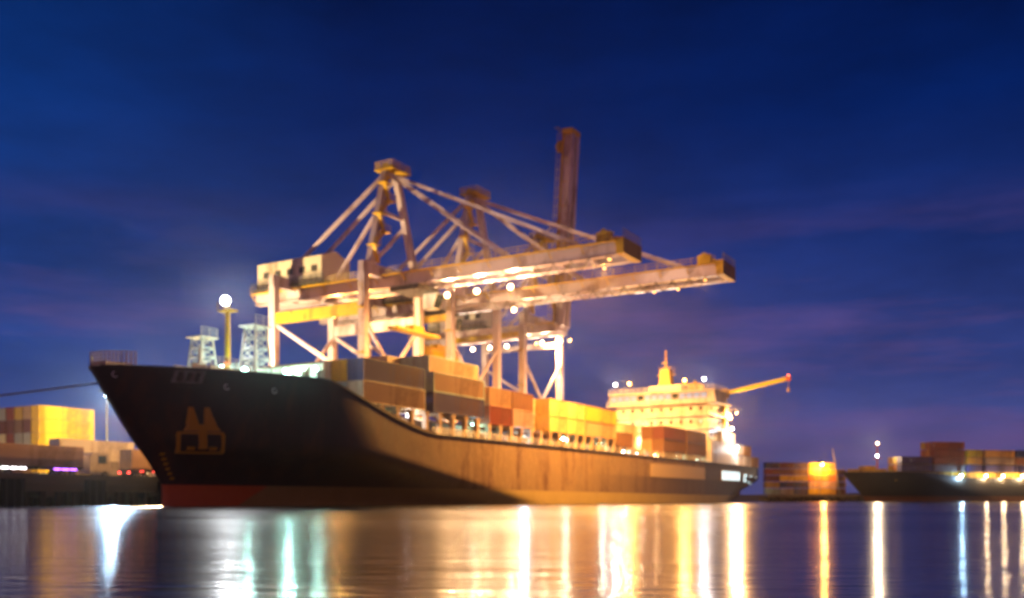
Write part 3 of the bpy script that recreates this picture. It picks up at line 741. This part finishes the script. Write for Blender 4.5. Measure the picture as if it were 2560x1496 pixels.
P1 = 22000
Q1 = 120000
crane(64, 79.5, 25.5, -48, 'gantry crane with lowered boom nearest the ship bow, first of three', 57.2, 36.9,
      fl=[(-8.4, 35.4, AMBERW, P1, 'm', 2.3), (-2.4, 35.4, AMBERW, P1, 'm', 2.3), (4.1, 35.4, AMBERW, P1 * 1.2, 'm', 2.3), (21, 36.4, SODIUM, Q1 * 1.7, 'd', 2.3), (24, 36.4, SODIUM, Q1 * 1.7, 'd', -2.3), (-33.5, 34.4, SODIUM, P1 * .6, 's', 2.3), (-27, 34.4, SODIUM, P1 * .6, 's', 2.3)], trolley=-13.5)
crane(89.7, 106.4, 31.8, -56, 'middle gantry crane with long lowered boom lit white underneath, over the second bay', 60.2, 38.4, 35.2,
      fl=[(18.5, 37.9, SODIUM, Q1 * .32, 'd', 2.3), (23, 37.9, SODIUM, Q1 * .36, 'd', 2.3), (29.5, 37.9, SODIUM, Q1 * .4, 'd', -2.3), (-8, 36.6, AMBERW, P1 * .6, 'm', -2.3)], strips=[(-55, -14), (14, 23)], trolley=-27, cargo=30.4)
crane(117, 134, 28, -52, 'gantry crane with its boom raised upright, farthest of three from the bow', 58, 37.2, 36.1, up=True,
      fl=[(-15 - 4.6 * k, 35.8, WARM, 5000, 'a', 2.3) for k in range(7)] + [(-13, 36.0, SODIUM, 130000, 'e', 3.0), (-21.5, 36.0, SODIUM, 90000, 'e', 3.0)])
container('yellow', W(98.05, -27, 30.4 - 2.62), TH, 'yellow container hanging from the spreader of the middle crane', 'containers handled by cranes', 12.19)

# ------------------------------------------------------------------ yard on the left quay
YG = 'containers stacked in the yard'
cols = [('yellow', 'yellow', 'yellow', 'yellow', 'ochre', 'grey'), ('ochre', 'tan', 'ochre', 'grey', 'maroon', 'tan'), ('navy', 'brown', 'pink', 'grey', 'brown', 'ochre'), ('tan', 'maroon', 'ochre', 'red', 'maroon', 'red'), ('ochre', 'grey', 'green', 'cream', 'maroon', 'grey')]
for k, col in enumerate(cols):
    order = list(col) if k else ['grey', 'yellow', 'yellow', 'yellow', 'yellow', 'yellow']
    for t in range(6):
        c = order[t]
        if k == 0: lab = '%s container in the tall yard stack with bright yellow long sides, %s level' % (c, TIER[t])
        else: lab = '%s container end in the tall yard stack, %s row behind the yellow face, %s level' % (c, ORD[k - 1], TIER[t])
        container(c, W(52.8 + 6.1, -90.8 - 2.75 * k, QZ + .02 + t * 2.63), TH, lab, YG)
for i, (s, o_, cs) in enumerate(((70, -88, ('grey', 'maroon', 'ochre')), (84, -94, ('brown', 'maroon', 'navy', 'brown')), (66, -60, ('maroon', 'grey', 'navy', 'maroon', 'teal', 'teal')), (66, -57.2, ('navy', 'maroon', 'grey', 'maroon', 'ochre', 'ochre')),
                                 (40, -40, ('pink', 'maroon', 'ochre')), (44, -37, ('red', 'grey', 'maroon')), (36, -34, ('pink', 'tan')))):
    where = ['short stack just behind the yellow one', 'low brown stack beyond the yellow one', 'tall stack half hidden by the bow', 'tall stack close against the bow outline', 'stack of three nearer the quay behind the bow', 'stack of three at the bow edge', 'stack of two low by the stem'][i]
    for t, c in enumerate(cs):
        container(c, W(s + 6.1, o_, QZ + .02 + t * 2.63), TH, '%s container in the %s, %s level' % (c, where, TIER[t]), YG)
_hc = container('white', W(28.3, -39.2, QZ + .02 + 2.95), TH, 'white container lying on top above the tan trailer boxes', YG, 12.19)
_hd = container('grey', W(28.3, -39.2, QZ + .02), TH, 'grey container on the ground under the white one', YG)
_hc.scale.z = _hd.scale.z = 1.13

# articulated container lorries on the quay
def wheelset(m, x, y, z, r=.5, w=.32):
    m.tube((x, y - w / 2, z), (x, y + w / 2, z), r, 14)
def trailer(s, o_, lab, c, clab, lamps, cabc):
    r = empty('container_lorry', W(s, o_, QZ + .02), TH); tag(r, lab, 'lorry', 'lorries on the quay')
    ch = MB(); ch.bx((-6.2, -.55, 1.05), (6.2, -.35, 1.4)); ch.bx((-6.2, .35, 1.05), (6.2, .55, 1.4))
    for xx in (-6, -3, 0, 3, 6): ch.bx((xx - .12, -1.2, 1.2), (xx + .12, 1.2, 1.42))
    ch.bx((-6.25, -1.22, .75), (-6.1, 1.22, 1.2)); ch.build('chassis', M_dark, r)
    for xx in (-5.2, -3.9, 3.2, 4.5, 9.2):
        for yy in (-1.05, 1.05):
            m = MB(); wheelset(m, xx, yy, .52); wo = m.build('wheel', M_rubber, r)
            m = MB(); wheelset(m, xx, yy, .52, .26, .36); m.build('rim', M_steel, wo)
    cb = MB(); cb.prism([(7.0, -1.2, .7), (10.0, -1.2, .7), (10.0, -1.2, 1.9), (9.7, -1.2, 3.3), (7.6, -1.2, 3.4), (7.0, -1.2, 3.0)], (0, 2.4, 0)); cb.bx((5.5, -.5, .8), (7.0, .5, 1.1))
    co = cb.build('cab', cmat(cabc), r)
    MB().prism([(10.02, -1.05, 2.0), (10.06, -1.05, 2.0), (9.78, -1.05, 3.15), (9.74, -1.05, 3.15)], (0, 2.1, 0)).build('windscreen', M_glass, co)
    MB().bx((8.2, 1.2, 2.0), (9.4, 1.24, 3.0)).build('side_window', M_glass, co); MB().bx((8.2, -1.24, 2.0), (9.4, -1.2, 3.0)).build('side_window', M_glass, co)
    for k, (nm, p, d, col, st) in enumerate(lamps):
        MB().box(p, d).build(nm, glow('lamp_%.1f_%.1f_%.1f_%d' % (*col, st), col, st), r)
    container(c, W(s, o_, QZ + .02 + 1.43), TH, clab, 'containers on lorries')
RED = (1, .04, .03); PUR = (.45, .12, 1.0)
trailer(29.2, -25.2, 'container lorry with red side marker lights parked near the ship bow', 'peach', 'peach tan container riding on the lorry nearest the bow',
        [('tail_light', (-6.3, y, .95), (.1, .35, .2), RED, 9) for y in (-.95, .95)] + [('side_marker', (x, -1.28, 1.12), (.55 if x else 1.2, .06, .14), RED, 5) for x in (-4.5, -2.5, -.5, 1.5, 3.5, 5.5)] + [('headlight', (10.08, y, 1.0), (.08, .4, .3), (1, .9, .8), 10) for y in (-.85, .85)], 'red')
trailer(10.5, -26.0, 'container lorry with violet and white side lights at the quay edge', 'pink', 'dusty pink container riding on the lorry with violet lights',
        [('tail_light', (-6.3, y, .95), (.1, .35, .2), RED, 9) for y in (-.95, .95)] + [('side_marker', (x, -1.28, 1.12), (.9, .06, .16), PUR, 7) for x in (2.4, 3.5, 4.6)] + [('work_light', (x, -1.28, 1.12), (.8, .06, .2), (1, .95, 1.0), 9) for x in (-5.4, -4.3, -3.2, -2.1)], 'white')
# crew van with red lights by the stem
van = empty('crew_van', W(31, -19.9, QZ + .3), TH); tag(van, 'small white van with red tail lights parked at the quay edge beside the stem', 'van')
m = MB(); m.prism([(-2.6, -.95, .45), (2.6, -.95, .45), (2.6, -.95, 1.1), (1.7, -.95, 1.35), (.9, -.95, 2.1), (-2.6, -.95, 2.15)], (0, 1.9, 0)); m.build('body', M_white, van)
for xx in (-1.6, 1.7):
    for yy in (-.85, .85):
        m = MB(); wheelset(m, xx, yy, .36, .36, .24); m.build('wheel', M_rubber, van)
m = MB(); m.bx((-1.9, -.98, 1.35), (.8, -.95, 1.95)); m.build('side_window', M_glass, van)
for yy in (-.8, .8): MB().box((-2.63, yy, 1.15), (.06, .22, .7)).build('tail_light', glow('tail_glow', RED, 7), van)
for xx in (-2.2, -1.2, 0, 1.2): MB().box((xx, -.98, .8), (.6, .05, .12)).build('side_marker', glow('pink_glow', (1, .3, .25), 5), van)

# high lamp masts
def mast(loc, h, lab, col, wt, key, lamps=((.8, 0),), r=.55, mat=M_steel, lens=34, spot=None):
    o = empty('lamp_mast', loc, TH); tag(o, lab, 'lamp mast', 'harbour lamp masts')
    MB().tube((0, 0, 0), (0, 0, h), .24, 10, .12).build('pole', M_rubber if spot else mat, o)
    MB().box((0, 0, h), (2.2, 1.6, .2)).build('head_frame', M_dark, o)
    for dx, dz in lamps: lamp(o, (dx, -.9, h - .6 + dz), col, wt, r, 'floodlight', lens, spot, aim=(0, -1, -.45) if spot else (0, -.5, -1), key=key)
    return o
mast(W(49.2, -64.3, QZ), 16.6, 'tall lamp mast with blue white floodlight beside the bow, over the yard', BLUEW, 40000, 'b', ((-.4, 0), (.5, 0)), .7, spot=130)
mast(W(45.5, -49, QZ), 13, 'unseen steel lamp mast added to light the yellow yard stack, behind the bow', (1, .70, .30), 230000, 'y')  # mast added out of view to brighten the yard stack

# ------------------------------------------------------------------ far pier, second ship, lights across the water
PR = R(12)
far_o = Vector((102.6, 385, 0))
def FP(a, c, zz=0): return far_o + Vector((math.cos(PR), math.sin(PR), 0)) * a + Vector((math.sin(PR), -math.cos(PR), 0)) * c + Vector((0, 0, zz))
q = MB().bx((0, 0, 1.6), (62, 60, 2.8)); q.bx((0, 8, -1), (62, 60, 1.6)); ob = q.build('far_pier', M_concrete); ob.location = far_o; ob.rotation_euler = (0, 0, PR); ob['kind'] = 'structure'
pm2 = MB().tube((0, 0, -1.5), (0, 0, 1.6), .7, 8).mesh('far_pier_pile'); pm2.materials.append(M_pile)
for i in range(11):
    o = bpy.data.objects.new('pier_pile', pm2); C.objects.link(o); o.location = FP(1 + i * 3.9, -1); tag(o, 'squat dark pile under the far container pier', 'pile', 'piles under the far pier')
FG = 'containers on the far pier'
fc = [('teal', 'ochre', 'maroon', 'red', 'navy'), ('grey', 'navy', 'yellow', 'maroon', 'maroon'), ('blue', 'navy', 'ochre', 'brown', 'purple'), ('yellow', 'peach', 'orange', 'yellow', 'yellow'), ('ochre', 'pink', 'orange', 'yellow', 'ochre'), ('brown', 'brown', 'tan', 'tan')]
for k, col in enumerate(fc):
    for t, c in enumerate(col):
        container(c, FP(3.6 + k * 6.3, -4 if k < 5 else -7, 2.82 + t * 2.62), PR, 'small %s container on the far pier, %s stack from the ship stern, %s level' % (c, ORD[k], TIER[t]), FG, 6.06, False)
mast(FP(23, -.4, 2.8), 13.0, 'lamp mast with fierce orange glare above the yellow pier stack', SODIUM, 17000, 's', ((0, 0),), .8)
m_ = MB().beam((0, 0, 0), (-3, 0, 19), .32); o = m_.build('davit_post', M_steel); o.location = FP(33, -2, 2.8)
tag(o, 'slender pale leaning post beside the glaring pier lamp', 'post')

s2h = R(14)
ship2 = empty('container_ship', Vector((114, 332, 0)), s2h)
tag(ship2, 'distant dark container ship with brown waterline, lying beyond the pier', 'ship')
def z2(s): return 10.2 if s < 24 else max(8.2, 10.2 - (s - 24) * .12)
def st2(zz): return 9 * max(0, 1 - max(0, zz - 1) / 9.2)
def h2(s, zz):
    d = max(0, s - st2(zz)); kz = min(1, max(0, zz / 9)); return max(.1, 11 * math.sin(min(d / (48 - 24 * kz), 1) * PI / 2) ** (1.05 - .3 * kz))
mb = MB(); qn = [i / 60 for i in range(61)]; kn = [i / 10 for i in range(11)]
for side in (1, -1):
    vs = []
    for q_ in qn:
        for k in kn:
            zz = -1 + (z2(q_ * 170) + 1) * k; s = st2(zz) + q_ * (170 - st2(zz)); vs.append((s, -side * h2(s, zz), zz))
    fs = []
    for i in range(60):
        for j in range(10):
            a = i * 11 + j; f = (a, a + 1, a + 12, a + 11); fs.append(f if side < 0 else f[::-1])
    mb.add(vs, fs)
hm2, nt, b = newmat('far_hull_paint'); tc = nn(nt, 'ShaderNodeTexCoord'); sp = nn(nt, 'ShaderNodeSeparateXYZ'); nt.links.new(tc.outputs['Object'], sp.inputs[0])
nz = noise(nt, tc.outputs['Object'], .3, 5, .6, (1, 1, .3))
nt.links.new(mix(nt, mix(nt, (.010, .009, .008), (.035, .025, .015), nz), mix(nt, (.12, .04, .015), (.22, .085, .02), nz), math_(nt, 'LESS_THAN', sp.outputs[2], 1.9)), b.inputs['Base Color']); b.inputs['Roughness'].default_value = .5
mb.build('hull', hm2, ship2, True)
d_ = MB(); vs = []
for i in range(21):
    s = 2 + 168 * i / 20; h = h2(s, 8) - .2; vs += [(s, -h, z2(s) - .8), (s, h, z2(s) - .8)]
d_.add(vs, [(2 * i, 2 * i + 2, 2 * i + 3, 2 * i + 1) for i in range(20)]); d_.build('deck', M_deck, ship2)
m = MB()
for k in range(26): m.bx((26 + k * 5, -10.4, 7.2), (26.6 + k * 5, -9.9, 10.2))
m.bx((15.5, -8.0, 7.2), (156, 8.6, 10.2)); m.build('hatch_coaming', M_yel, ship2)
m = MB(); m.rail([(2, -1.2, 10.2), (8, -4.5, 10.2), (16, -8, 10.2), (24, -10, 10.2)], 1, 2, .08); m.bx((4, -4, 10.2), (15, 3, 11.2)); m.bx((8, -2, 11.2), (12, 2, 12.4)); m.build('bow_railing', M_yel, ship2)
m = MB(); m.tube((14, 0, 10), (14, 0, 21), .35, 8, .2); m.bx((13, -1.5, 15), (15, 1.5, 15.2)); m.bx((13.2, -1, 19.6), (14.8, 1, 19.8)); mo = m.build('foremast', M_orange, ship2)
lamp(mo, (13.4, -1.0, 20.3), WARM, 9000, .42, 'mast_lamp', 20, 150, aim=(-.5, -1, -.1), key='a'); lamp(mo, (13.0, -1.4, 15.9), WARM, 7000, .42, 'mast_lamp', 20, 150, aim=(-.5, -1, -.1), key='w')
def S2(x, y, z): return ship2.location + Matrix.Rotation(s2h, 3, 'Z') @ Vector((x, y, z))
G2 = 'containers on the distant ship'
blocks = [(16, 12.19, ('purple', 'purple'), 'foremost dark'), (29, 12.19, ('grey', 'rust', 'rust', 'rust'), 'tall rusty'), (42.4, 6.06, ('purple', 'amber', 'yellow'), 'short orange and yellow'), (49.5, 12.19, ('purple', 'tan', 'amber'), 'low purple'),
          (62.6, 12.19, ('purple', 'rust', 'navy'), 'aft purple and rust'), (76, 12.19, ('navy', 'amber', 'yellow'), 'aftermost bright')]
for s, Ln, cs, nm in blocks:
    for t, c in enumerate(cs):
        for k in range(3):
            cc = c if k == 0 else ('amber', 'orange', 'yellow')[(k + t) % 3]
            container(cc, S2(s + Ln / 2, -9.3 + 2.55 * k, 10.25 + t * 2.62), s2h, 'tiny %s container on the distant ship, %s block, %s tier, %s row' % (cc, nm, TIER[t], ('near', 'middle', 'far')[k]), G2, Ln, False)
for x, c, wt, key in ((39, BLUEW, 4000, 'b'), (49, WARM, 3000, 'a'), (56, WARM, 3000, 'a'), (64, WARM, 4000, 'a'), (74, WARM, 3000, 'a')):
    lamp(ship2, (x, -11.4, 9.1), c, wt, .5, 'deck_lamp', 26, aim=(0, -.5, -1), key=key)

# ------------------------------------------------------------------ harbour haze
hz, nt, b = newmat('harbour_haze'); nt.nodes.remove(b)
pv = nn(nt, 'ShaderNodeVolumePrincipled'); pv.inputs['Color'].default_value = (.9, .9, .95, 1); pv.inputs['Density'].default_value = .0001; pv.inputs['Anisotropy'].default_value = .93
nt.links.new(pv.outputs[0], [n for n in nt.nodes if n.type == 'OUTPUT_MATERIAL'][0].inputs['Volume'])
o = MB().bx((-1450, -250, -3), (1450, 2050, 92)).build('haze', hz); tag(o, kind='stuff')

# ------------------------------------------------------------------ render settings
S.view_settings.view_transform = 'Standard'; S.view_settings.look = 'None'; S.view_settings.exposure = 0; S.view_settings.gamma = 1
cy = S.cycles
cy.use_denoising = True
try: cy.denoiser = 'OPENIMAGEDENOISE'
except Exception: pass
cy.use_light_tree = True; cy.max_bounces = 6; cy.diffuse_bounces = 2; cy.glossy_bounces = 4; cy.volume_bounces = 0; cy.transparent_max_bounces = 4
cy.sample_clamp_indirect = 6; cy.sample_clamp_direct = 0; cy.caustics_reflective = False; cy.caustics_refractive = False
cy.use_adaptive_sampling = True; cy.adaptive_threshold = .02
